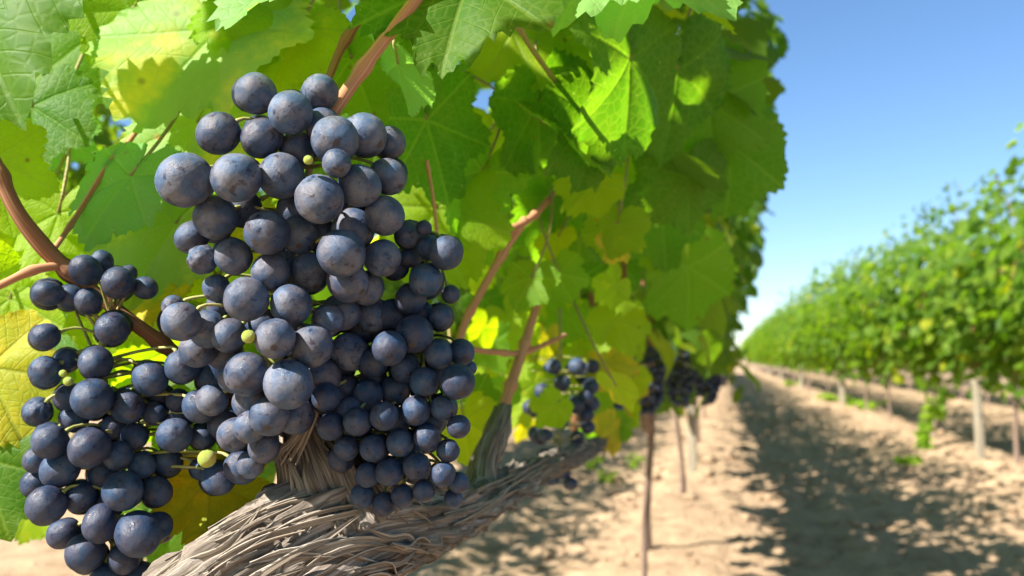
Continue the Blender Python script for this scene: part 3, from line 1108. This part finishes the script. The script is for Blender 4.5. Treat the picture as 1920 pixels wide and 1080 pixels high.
def put_leaf(m, mat, var, parent, pbase, stalk=True):
    global leafn
    o = link("leaf", hi_mesh(var, mat), parent)
    m2 = Matrix.Translation(-pbase) @ m
    o.matrix_local = m2
    leafn += 1
    if stalk:
        s = m.to_scale()[0]
        p = m.translation
        yv = (m.to_3x3() @ Vector((0, 1, 0))).normalized()
        up = (-yv * 0.7 + F_ * 0.9 + Vector((0, 0, 0.5)) + rvec(br, 0.2)).normalized()
        ln = br.uniform(0.05, 0.08)
        inv = m.inverted()
        mb = MB()
        Q = [p, p + (-yv) * ln * 0.3 + up * ln * 0.15, p + (-yv) * ln * 0.4 + up * ln * 0.5, p + (-yv) * ln * 0.35 + up * ln]
        mb.tube([inv @ q for q in Q], [0.0011 / s, .0010 / s, .0011 / s, .0014 / s], 7, step=0.012 / s)
        link("petiole", mb.mesh("petiole", M_PET), o)
    return o


LATER = []
for (px, py, d, s, ang, pit, yaw, mat, var) in LEAVES:
    th = math.radians(ang)
    mid = U_ * math.cos(th) + R_ * math.sin(th)
    pr, yr = math.radians(pit), math.radians(yaw)
    n = -F_ * math.cos(pr) * math.cos(yr) + Vector((0, 0, 1)) * math.sin(pr) - R_ * math.sin(yr) * math.cos(pr)
    if d < 0.90: put_leaf(orient(at(px, py, d), n, mid, s), mat, var, V0, v0base, stalk=d < 0.8)
    else: LATER.append((orient(at(px, py, d), n, mid, s), mat, var))

# ------------------------------------------------------------------ leaves grown freely through the first two vines
MIDSUN = [at(x, y, d) for x in (780, 860, 940, 1020, 1100) for y, d in ((200, .55), (330, .6), (470, .85), (600, .95), (730, 1.0))]
SUNNY = [at(x, y, d) for x, y, d in ((480, 180, .38), (600, 180, .38), (410, 330, .36), (520, 330, .35), (600, 330, .36), (700, 300, .38), (480, 450, .36), (640, 450, .35), (720, 450, .38),
                                     (480, 570, .36), (540, 640, .36), (540, 720, .36), (430, 650, .37), (160, 520, .41), (240, 540, .41), (90, 640, .41), (180, 680, .40), (350, 700, .40), (170, 760, .40), (280, 820, .40),
                                     (400, 780, .40), (230, 920, .39), (440, 880, .41), (100, 850, .40), (250, 1010, .39), (560, 950, .42), (680, 980, .43), (450, 1060, .41), (760, 970, .47), (860, 950, .55), (960, 900, .67),
                                     (60, 60, .44), (20, 200, .44), (350, 150, .50), (400, 250, .51), (280, 450, .50), (230, 400, .48), (590, 30, .42), (860, 60, .42), (880, 140, .42), (1080, 40, .44), (1180, 60, .44), (1260, 60, .47),
                                     (390, 940, .455), (30, 720, .47), (770, 640, .39), (830, 650, .39), (850, 480, .40), (800, 520, .40))]
LH = L


def blocks(c, rad):
    for s in SUNNY:
        w = c - s
        t = w.dot(LH)
        if t > 0.02 and (w - LH * t).length < rad: return True
    for s in MIDSUN:
        w = c - s
        t = w.dot(LH)
        if t > 0.05 and (w - LH * t).length < rad * 0.9: return vr.random() < 0.93
    return False


vr = random.Random(77)
cands = []
for i in range(6200):
    y = vr.uniform(-1.0, 2.45)
    t = vr.random() ** 0.9
    top = 1.78 + 0.2 * fbm(y * 3, 4.0, 0, 2)
    z = 0.60 + t * (top - 0.60)
    hw = canopy_half(min(z, 1.62), 0.60, 1.62)
    x = -0.20 + vr.choice((-1, 1)) * hw * abs(vr.gauss(0.72, 0.33))
    s = vr.uniform(.045, .068) * (1 - 0.35 * t * t)
    p = Vector((x, y, z))
    side = 1 if x > -0.2 else -1
    m = natural(p, side, vr, s)
    c = m @ Vector((0, 0.45, 0))
    if (c - CAM).length < 0.42: continue
    q = proj(c)
    if q:
        ext = s * FPX / q[2]
        if q[2] < 0.56 and -ext < q[0] < 1920 + ext and -ext < q[1] < 1080 + ext: continue
        if q[0] + ext * 0.9 > (1490 if q[1] < 260 else 1415) and q[1] > -150: continue
        if q[2] < 1.5 and q[1] > 620 and q[0] > 1100: continue
        if q[0] > 1130 and q[1] + ext * 0.8 > 730: continue
        if q[2] < 1.25 and q[1] + ext > 440 and 760 < q[0] + ext and q[0] - ext < 1180: continue
        if math.hypot(q[0] - 215, q[1] - 205) < ext * 0.9 + 40 and q[2] < 3: continue
        if q[1] + ext * 0.6 > 800 and 700 < q[0] < 1500: continue
    if blocks(c, s * 0.85 + 0.012): continue
    if q and 740 < q[0] < 1330 and 130 < q[1] < 700 and q[2] < 2.5 and vr.random() < 0.55: continue
    cands.append((q[2] if q and -200 < q[0] < 2100 and -200 < q[1] < 1200 else 9 + abs(y), m, p, q))
cands = cands[:2300]
cands.sort(key=lambda a: a[0])
v1base = Vector((-0.19, 1.80, ground_h(-0.19, 1.80) * 0.6))
V1 = empty("grape_vine", v1base)
tag(V1, "second vine of the left-hand row, thin dark leaning stem over sunlit soil", "grapevine", "grapevines of the left-hand row")
n0, n1, rest0, rest1 = len(LEAVES) - len(LATER), len(LATER), [], []
for a in LATER: put_leaf(*a, V1, v1base, stalk=False)
for (dd, m, p, q) in cands:
    mat = vr.choice((M_LEAF, M_LEAF, M_DEEP, M_YEL, M_YEL))
    if p.y < 1.12:
        if n0 < 99 and dd < 5:
            put_leaf(m, mat, vr.randrange(8), V0, v0base, stalk=dd < 0.9); n0 += 1
        else: rest0.append(m)
    else:
        if n1 < 99 and dd < 3.2:
            put_leaf(m, mat, vr.randrange(8), V1, v1base, stalk=False); n1 += 1
        else: rest1.append(m)
for k in range(150):
    qx, qy = vr.gauss(1415, 38), vr.uniform(-60, 255)
    if qx > 1478 - 25 * math.sin(qy / 24.0) - max(0, qy - 190): continue
    side = 1
    rest1.append(natural(at(qx, qy, vr.uniform(2.1, 2.7)), side, vr, vr.uniform(.022, .042)))
for V, b, rs in ((V0, v0base, rest0), (V1, v1base, rest1)):
    ms = []
    for m in rs:
        a = np.array(Matrix.Translation(-b) @ m)
        ms.append(a)
    o = link("foliage", merged("foliage", MID, ms, vr, M_FOL), V)
    o['kind'] = "stuff"

# second vine's wood
tm, am = vine_trunk(207, h=0.60, r0=0.017, lean=0.02)
gt, gb = at(1222, 826, 2.0), at(1204, 1090, 2.0)
dr = (gb - gt).normalized()
base = gt + dr * ((gt.z + 0.05) / -dr.z)
tm = MB()
tm.tube([base - v1base, base * 0.6 + gt * 0.4 - v1base + Vector((.005, 0, 0)), base * 0.3 + gt * 0.7 - v1base - Vector((.004, 0, 0)), gt - v1base, at(1216, 800, 2.0) - v1base, at(1214, 740, 1.98) - v1base, at(1212, 665, 1.95) - v1base],
        [.0085, .0068, .0066, .0075, .017, .020, .019], 16, lambda run, th, rad: rad * (1 + .25 * fbm(math.cos(th) * 1.7, math.sin(th) * 1.7, run * 9, 4)), step=.01)
link("trunk", tm.mesh("trunk", M_BARK2), V1)
link("arms", am.mesh("arms", M_BARK2), V1)
sh1 = [(yy, 1.5 + 0.1 * math.sin(yy * 9), 0.05 * math.sin(yy * 5), 0.04) for yy in np.linspace(-0.6, 0.6, 8)]
link("canes", cane_mesh(sh1, 0.62, 4).mesh("canes", M_CANEB), V1)

# ------------------------------------------------------------------ grapes
GS = [unit_sphere(36, 24, 0.06, 0.02, 1), unit_sphere(36, 24, 0.05, 0.035, 5), unit_sphere(36, 24, 0.06, 0.025, 9), unit_sphere(40, 28, 0.08, 0.16, 14)]
GM = [np_mesh("grape", v, f, M_GRAPE) for v, f in GS]
GMB = [np_mesh("grape", v, f, M_GRAPEB) for v, f in GS]
GU = np_mesh("unripe_grape", GS[0][0], GS[0][1], M_UNRIPE)

# (px, py, radius px, layer 0 front .. 3 back)
BUNCH_A = [
    (480, 176, 39, 1.4), (545, 211, 41, 0.8), (601, 173, 34, 1.8), (410, 250, 39, 1), (491, 259, 38, 1), (347, 338, 51, 0), (443, 333, 46, 0), (527, 330, 43, 0.2), (558, 280, 33, 1.5),
    (628, 262, 45, 0.7), (606, 236, 34, 1.6), (631, 306, 27, -0.3), (599, 373, 46, -0.6), (674, 348, 40, 0.5), (683, 254, 42, 1.4), (731, 267, 30, 2), (727, 331, 34, 1.2), (721, 404, 38, 0.7),
    (404, 408, 42, 1.6), (501, 436, 42, 0.6), (561, 440, 36, 1.3), (640, 475, 45, -0.3), (662, 430, 40, 1.0), (380, 487, 27, 1.0), (438, 481, 35, 0.9), (507, 510, 35, 0.4), (462, 561, 42, 0),
    (546, 571, 39, 0.2), (406, 540, 26, 1.6), (516, 635, 38, -0.3), (585, 648, 40, 0.4), (541, 720, 46, -0.5), (463, 702, 42, 0.2), (430, 629, 31, 1.1), (440, 707, 30, 1.4), (505, 780, 37, 0.6),
    (552, 778, 36, 1.1), (717, 484, 35, 0.9), (652, 528, 38, 0.8), (688, 540, 33, 1.6), (581, 510, 36, 1.5), (615, 600, 30, 1.6), (340, 603, 38, 1.5), (390, 617, 36, 1.6), (325, 575, 22, 2.2),
    (360, 445, 30, 2.3), (640, 585, 36, 2.2), (540, 500, 34, 2.2), (372, 655, 34, 2.2), (655, 660, 35, 2.5), (605, 705, 33, 2.0), (680, 610, 35, 2.6), (600, 440, 34, 1.8), (655, 390, 36, 1.7),
    (560, 640, 34, 1.9), (490, 610, 32, 1.9), (455, 390, 38, 1.8), (553, 395, 32, 1.9), (765, 440, 26, 2.2), (470, 800, 30, 1.7), (700, 590, 33, 2.2), (420, 570, 30, 2.2), (472, 752, 34, 1.9), (440, 815, 32, 2.4), (495, 838, 30, 2.0), (470, 870, 26, 2.4), (398, 750, 30, 2.6), (420, 660, 32, 2.4),
]
BUNCH_B = [
    (161, 507, 28, 0.6), (192, 490, 20, 1.4), (222, 530, 30, 0), (272, 540, 22, 0.6), (241, 513, 16, 1.4), (91, 550, 25, 0.5), (131, 558, 25, 0.7), (166, 565, 25, 0.6), (211, 616, 31, 0), (86, 631, 25, 0.4),
    (180, 680, 31, 0.3), (86, 696, 29, 0.4), (124, 674, 21, 1.2), (173, 747, 37, 0), (282, 709, 31, 0.2), (343, 687, 33, 0), (397, 711, 27, 0.6), (375, 762, 31, 0), (334, 751, 22, 0.8), (424, 795, 32, 0.1),
    (327, 816, 32, -0.2), (239, 762, 31, 0.3), (290, 775, 22, 0.9), (379, 819, 23, 0.7), (71, 772, 23, 1.0), (94, 828, 33, -0.1), (168, 839, 36, -0.2), (252, 818, 24, 0.7), (221, 854, 27, 0.5), (266, 872, 25, 0.5),
    (315, 866, 26, 0.6), (230, 920, 37, -0.4), (294, 921, 27, 0.4), (453, 876, 32, 0), (409, 898, 29, 0.3), (375, 880, 20, 1.2), (113, 880, 33, 0.4), (70, 862, 25, 1.0), (87, 947, 35, 0), (151, 931, 28, 0.4),
    (190, 981, 33, 0), (259, 1001, 41, -0.4), (296, 987, 28, 0.4), (161, 1036, 37, 0), (233, 1047, 29, 0.5), (200, 1090, 32, 0.5), (265, 1085, 30, 0.7), (130, 745, 24, 1.3), (215, 800, 24, 1.3), (120, 1000, 28, 1.2),
    (70, 905, 26, 1.0), (470, 830, 30, 1.5), (300, 745, 24, 1.5), (140, 785, 26, 1.3), (195, 890, 28, 1.2), (340, 780, 24, 1.4), (205, 945, 28, 1.4),
]
BUNCH_C = [
    (777, 626, 36, 0.3), (730, 653, 33, 0), (822, 664, 27, 0.6), (865, 660, 25, 0.7), (858, 715, 33, 0), (795, 716, 28, 0.4), (825, 595, 23, 1.2), (798, 525, 32, 0.2), (836, 474, 33, 0.1), (805, 464, 24, 0.9),
    (795, 428, 15, 0.4), (770, 560, 30, 1.3), (845, 552, 18, 1.6), (735, 590, 30, 1.6), (760, 690, 28, 1.4), (700, 680, 28, 1.2), (740, 730, 27, 1.4), (690, 740, 28, 1.2), (650, 730, 28, 1.3), (720, 780, 27, 1.1),
    (780, 770, 27, 1.1), (830, 765, 24, 1.2), (860, 800, 22, 1.2), (670, 790, 27, 1.4), (750, 830, 26, 1.2), (800, 820, 25, 1.1), (840, 845, 22, 1.3), (700, 840, 26, 1.3), (780, 875, 26, 1.1), (730, 885, 26, 1.2),
    (830, 890, 24, 1.2), (860, 905, 20, 1.5), (795, 920, 22, 1.4), (690, 890, 24, 1.6), (650, 840, 24, 1.8), (755, 930, 22, 1.5), (850, 935, 18, 1.8), (880, 690, 14, 1.8), (740, 500, 26, 2.2), (770, 480, 22, 2.0), (790, 590, 26, 1.8),
    (640, 690, 28, 1.7), (612, 745, 28, 1.5), (655, 770, 26, 1.9), (620, 800, 26, 1.6), (640, 860, 25, 2.0), (680, 930, 23, 2.0), (720, 945, 22, 1.9), (700, 710, 26, 2.0), (820, 700, 24, 2.0), (810, 790, 24, 2.0), (745, 790, 26, 2.2), (770, 850, 24, 2.2)
]


def build_bunch(data, d0, lay, label, axis, seed, green, total, shrivel=(), core=70, gm=GM, oval=1.12):
    r = random.Random(seed)
    n = len(data)
    X = np.array([[a, b] for a, b, _, _ in data], float)
    rp = np.array([c for _, _, c, _ in data], float)
    d = np.array([d0 + lay * q for *_, q in data], float)
    d_init = d.copy()
    rays = np.stack([np.ones(n), (X[:, 0] - 960) / FPX, (540 - X[:, 1]) / FPX], 1)
    for it in range(160):
        P = rays * d[:, None]
        rr = rp / FPX * d
        D = P[:, None] - P[None]
        dist = np.sqrt((D ** 2).sum(-1)) + np.eye(n)
        ov = 0.97 * (rr[:, None] + rr[None]) - dist
        np.fill_diagonal(ov, 0)
        ov = np.maximum(ov, 0)
        sg = np.sign(d_init[:, None] - d_init[None] + 1e-6 * (np.arange(n)[:, None] - np.arange(n)[None]))
        d = d + 0.25 * np.clip((sg * ov).sum(1), -0.006, 0.006)
        d = 0.99 * d + 0.01 * d_init
    pts = [at(X[i, 0], X[i, 1], d[i]) for i in range(n)]
    rad = [float(rp[i] / FPX * d[i]) for i in range(n)]
    # berries behind, filling the bunch
    vis = n
    tries = 0
    while len(pts) < total and tries < 9000:
        tries += 1
        i = r.randrange(vis)
        px, py = X[i] + np.array([r.gauss(0, rp[i] * 0.9), r.gauss(0, rp[i] * 0.9)])
        # stay inside the outline of the listed berries
        dd = np.hypot(X[:, 0] - px, X[:, 1] - py) - rp
        rr_ = r.uniform(0.0068, 0.0088)
        dp = d[i] + r.uniform(0.010, 0.045)
        rpx = rr_ * FPX / dp
        if dd.min() > -rpx * 0.8: continue
        near = np.sort(np.hypot(X[:, 0] - px, X[:, 1] - py))[:4].mean()
        if near > 75: continue
        p = at(px, py, dp)
        if all((p - a).length > 0.93 * (rr_ + b) for a, b in zip(pts, rad)):
            pts.append(p); rad.append(rr_)
    ax = [at(*a) for a in axis]
    outer = len(pts)
    inner = []
    for _ in range(14000):
        if len(inner) >= core: break
        i = r.randrange(vis)
        px, py = X[i] + np.array([r.gauss(0, rp[i] * 0.8), r.gauss(0, rp[i] * 0.8)])
        dd = np.hypot(X[:, 0] - px, X[:, 1] - py) - rp
        rr_ = r.uniform(0.0072, 0.0088)
        dp = d[i] + r.uniform(0.014, 0.050)
        if dd.min() > -rr_ * FPX / dp * 0.75: continue
        p = at(px, py, dp)
        if all((p - a).length > 0.80 * (rr_ + b) for a, b in zip(pts, rad)) and all((p - a).length > 0.85 * (rr_ + b) for a, b in inner):
            inner.append((p, rr_))
    root = empty("grape_bunch", ax[0])
    tag(root, label, "grapes", "ripe grape bunches in the foreground")
    axp, _ = resample(ax, [0.002] * len(ax), 0.004)
    st = MB()
    st.tube([p - ax[0] for p in ax], [.0022] + [.0017] * (len(ax) - 2) + [.0009], 8, step=0.006)
    for i, (p, rr0) in enumerate(zip(pts, rad)):
        q = min(range(len(axp)), key=lambda k: (axp[k] - p).length + 0.5 * max(0, p.z - axp[k].z + 0.004) * -1 + (0.03 if axp[k].z < p.z else 0))
        a = axp[q]
        dirn = (a - p)
        dl = dirn.length
        dirn = (dirn.normalized() + Vector((0, 0, 0.55)) + rvec(r, 0.12)).normalized()
        top = p + dirn * rr0 * 0.97
        midp = (top + a) / 2 + Vector((0, 0, 0.003))
        st.tube([a - ax[0], midp - ax[0], p + dirn * (rr0 + 0.004) - ax[0], top - ax[0]], [.0009, .00075, .0007, .0013], 6, step=0.004)
        kind = 3 if i in shrivel else r.randrange(3)
        o = link("grape", gm[kind], root)
        rot = dirn.to_track_quat('Z', 'Y') @ Matrix.Rotation(r.uniform(0, 6.28), 3, 'Z').to_quaternion()
        e = r.uniform(0.97, oval)
        o.matrix_local = Matrix.Translation(p - ax[0]) @ rot.to_matrix().to_4x4() @ Matrix.Diagonal((rr0, rr0 * r.uniform(0.97, 1.03), rr0 * e, 1))
    for (px, py, rpx, dd) in green:
        o = link("unripe_grape", GU, root)
        o['label'] = "small hard green berry"
        o.location = at(px, py, dd) - ax[0]
        o.scale = [rpx / FPX * dd] * 3
    link("stalk", st.mesh("stalk", M_RACH), root)
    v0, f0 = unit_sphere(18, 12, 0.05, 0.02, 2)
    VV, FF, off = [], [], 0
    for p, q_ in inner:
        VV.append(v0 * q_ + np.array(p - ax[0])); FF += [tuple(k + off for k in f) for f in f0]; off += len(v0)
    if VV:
        io = link("inner_grapes", np_mesh("inner_grapes", np.concatenate(VV), FF, M_INNER_SHADE), root)
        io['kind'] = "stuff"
    return root, pts


BUNCH_C = [(a, b, c, d - (0.9 if b > 740 else 0)) for a, b, c, d in BUNCH_C]
ra, pa = build_bunch(BUNCH_A, .372, .0115, "large central bunch of dusty blue grapes hanging above the gnarled trunk", [(612, 235, .405), (585, 300, .402), (560, 420, .405), (545, 560, .405), (520, 700, .40), (505, 780, .39)], 1,
            [(466, 631, 13, .357), (578, 300, 9, .356)], 99, shrivel=(23, 41))
rb, pb = build_bunch(BUNCH_B, .412, .011, "lower left bunch of small dark blue grapes with gaps showing stalks", [(215, 590, .435), (190, 650, .43), (200, 740, .435), (230, 840, .43), (215, 940, .425), (210, 1050, .42)], 2,
            [(388, 860, 17, .402), (128, 715, 9, .41), (118, 700, 7, .412)], 97, shrivel=(24,), gm=GMB, oval=1.20)
rc, pc = build_bunch(BUNCH_C, .384, .011, "shaded bunch partly hidden behind the large central bunch, to its right", [(800, 440, .45), (785, 520, .46), (790, 620, .455), (780, 740, .46), (775, 840, .46), (790, 910, .455)], 3,
            [(775, 757, 6, .43), (728, 896, 9, .43)], 97, gm=GMB, oval=1.10, core=120)  # darker bloom material puts this bunch's shade into its colour
# visible stalk bits of the left bunch where it leaves the cane
# smaller bunches down the row
FV, FT, fpts = far_bunch_mesh(4)
small = np_mesh("grapes", FV, FT, M_GRAPE)
lowg = np_mesh("grape", *unit_sphere(16, 10, 0.05, 0.02, 3), M_GRAPEB)
stem_far = MB()
stem_far.tube([Vector((0, 0, 0.05)), Vector((0, 0, 0)), Vector((0.002, 0, -0.07)), Vector((0, 0, -0.14))], [.002, .0018, .0014, .0008], 6)
for q_ in fpts:
    stem_far.tube([Vector((0, 0, q_.z + 0.012)), q_ * 0.9 + Vector((0, 0, 0.008))], .0008, 4)
stem_far = stem_far.mesh("stalk", M_RACH)
labs = ["small bunch with pale stalks in a sunlit gap right of the central bunch",
        "sunlit bunch with yellowish stalks hanging beside the slender trunk",
        "dark bunch hanging directly over the slender dark trunk",
        "dark bunch hanging above the pale square left post",
        "farthest dark bunch at the canopy's lower right corner"]
spots = [(1050, 655, .98, 1.0), (1142, 622, 1.25, .85), (1212, 640, 1.75, 1.0), (1275, 640, 2.3, 1.15), (1325, 655, 3.0, 1.3)]
fr = random.Random(9)
bun = None
for k, ((px, py, dd, sc), lb) in enumerate(zip(spots, labs)):
    root = empty("grape_bunch", at(px, py, dd), fr.uniform(0, 6))
    tag(root, lb, "grapes", "grape bunches farther down the left-hand row")
    root.scale = (sc, sc, sc * fr.uniform(.85, 1.05))
    for p in fpts:
        if k == 0 and fr.random() < 0.45: continue
        o = link("grape", lowg, root, p)
        s = fr.uniform(.0082, .0098)
        o.scale = (s, s, s * fr.uniform(.95, 1.1))
        o.rotation_euler = (fr.uniform(0, 6), fr.uniform(0, 6), 0)
    link("stalk", stem_far, root)
# tiny bunches under the far vines of the left row
for y_ in (3.6, 4.1, 4.8, 5.4, 6.3, 7.2):
    o = link("grape_bunch", small, None, (-0.14 + fr.uniform(-.1, .14), y_, 0.72 + fr.uniform(-.03, .05)))
    o.scale = (1.2, 1.2, 1.2)
    tag(o, "small dark bunch in the deep shade under the far left-hand vines", "grapes", "dark grape bunches under the far left-hand vines")

# ------------------------------------------------------------------ weeds, twigs
M_WEED = leaf_material("weed leaf", [(0.0, (0.13, 0.24, 0.02)), (1.0, (0.24, 0.34, 0.03))], veins=False, trans=0.45)


def weed(p, n, spread, h, ls, label, seed, direction=None, group="green weeds on the soil"):
    r = random.Random(seed)
    root = empty("weed", p)
    tag(root, label, "weed", group)
    ms = []
    st = MB()
    for k in range(max(3, n // 9)):
        a = r.uniform(0, 6.28)
        dv = Vector((math.cos(a), math.sin(a), 0)) * spread * r.uniform(.4, 1)
        if direction is not None: dv = Vector(direction) * r.uniform(.3, 1.0) + dv * 0.3
        end = dv + Vector((0, 0, h * r.uniform(.5, 1)))
        P = [Vector((0, 0, -0.01)), dv * 0.4 + Vector((0, 0, h * 0.5)), end]
        st.tube(P, [.0022, .0018, .0008], 5, step=0.02)
        pts, _ = resample(P, [1, 1, 1], 0.02)
        for j in range(9):
            q = pts[r.randrange(len(pts))] + rvec(r, 0.012)
            q.z = max(q.z, 0.006)
            m = orient(q, Vector((0, 0, 1)) + rvec(r, 0.5), Vector((dv.x, dv.y, 0.0)) + rvec(r, 0.06), ls * r.uniform(.5, 1))
            ms.append(np.array(m))
    link("leaves", merged("leaves", LOW, ms, r, M_WEED), root)
    link("stems", st.mesh("stems", M_PET), root)


def gpt(px, py):
    p = ground_point(px, py)
    return Vector((p.x, p.y, ground_h(p.x, p.y)))


weed(gpt(1130, 905), 36, .10, .05, .030, "bright green weed at the arm's end, left of the slender trunk", 1)
weed(gpt(1185, 880), 30, .08, .12, .030, "upright weed shoot close beside the slender trunk", 2)
weed(gpt(1105, 880), 50, .12, .10, .034, "leafy weed clump beneath the end of the gnarled arm", 11)
weed(gpt(1690, 870), 60, .12, .05, .045, "weed clump at the shadow's edge, start of the green runner", 3)
weed(gpt(1730, 850), 150, .10, .45, .06, "long green runner climbing from soil to the right-hand vines", 4, direction=(.28, .45, 0))
weed(gpt(1560, 757), 90, .35, .12, .07, "low yellow-green weed patch left of the leaning pale trunk", 5)
weed(gpt(1620, 775), 80, .30, .12, .07, "low weed patch nearest the leaning pale trunk", 6)
weed(gpt(1480, 728), 60, .4, .12, .08, "far weed patch by the right-hand row", 7)

M_TWIG = simple("dry twig", (0.13, 0.08, 0.05), (0.26, 0.18, 0.12), 0.8, 60)
tr_ = random.Random(8)
for k, (px, py, ln, ang, lb) in enumerate([(1140, 1030, .07, 1.1, "short dark twig lying on bright soil left of the thin rod"),
                                          (1290, 945, .13, 2.7, "forked twig below the left pale post"),
                                          (1400, 985, .16, 0.15, "long twig on the bright bank beside the shadow"),
                                          (1375, 1040, .06, 0.1, "short twig near the picture's lower edge by the shadow"),
                                          (1000, 960, .10, 0.4, "twig in the arm's shadow")]):
    p = gpt(px, py)
    mb = MB()
    d = Vector((math.cos(ang), math.sin(ang), 0))
    nrm = Vector((-d.y, d.x, 0))
    mb.tube([-d * ln / 2, nrm * ln * .08 + Vector((0, 0, .004)), d * ln / 4 + Vector((0, 0, .002)), d * ln / 2 + nrm * ln * .06], [.0028, .0034, .003, .0018], 7, disp=lambda run, th, r: r * (1 + .3 * fbm(th, run * 60, k)), step=.006)
    mb.tube([d * ln * .1, d * ln * .2 + nrm * ln * .2 + Vector((0, 0, .006))], [.002, .001], 5, step=.01)
    o = link("twig", mb.mesh("twig", M_TWIG), None, p + Vector((0, 0, .003)))
    tag(o, lb, "twig", "dry twigs on the soil")
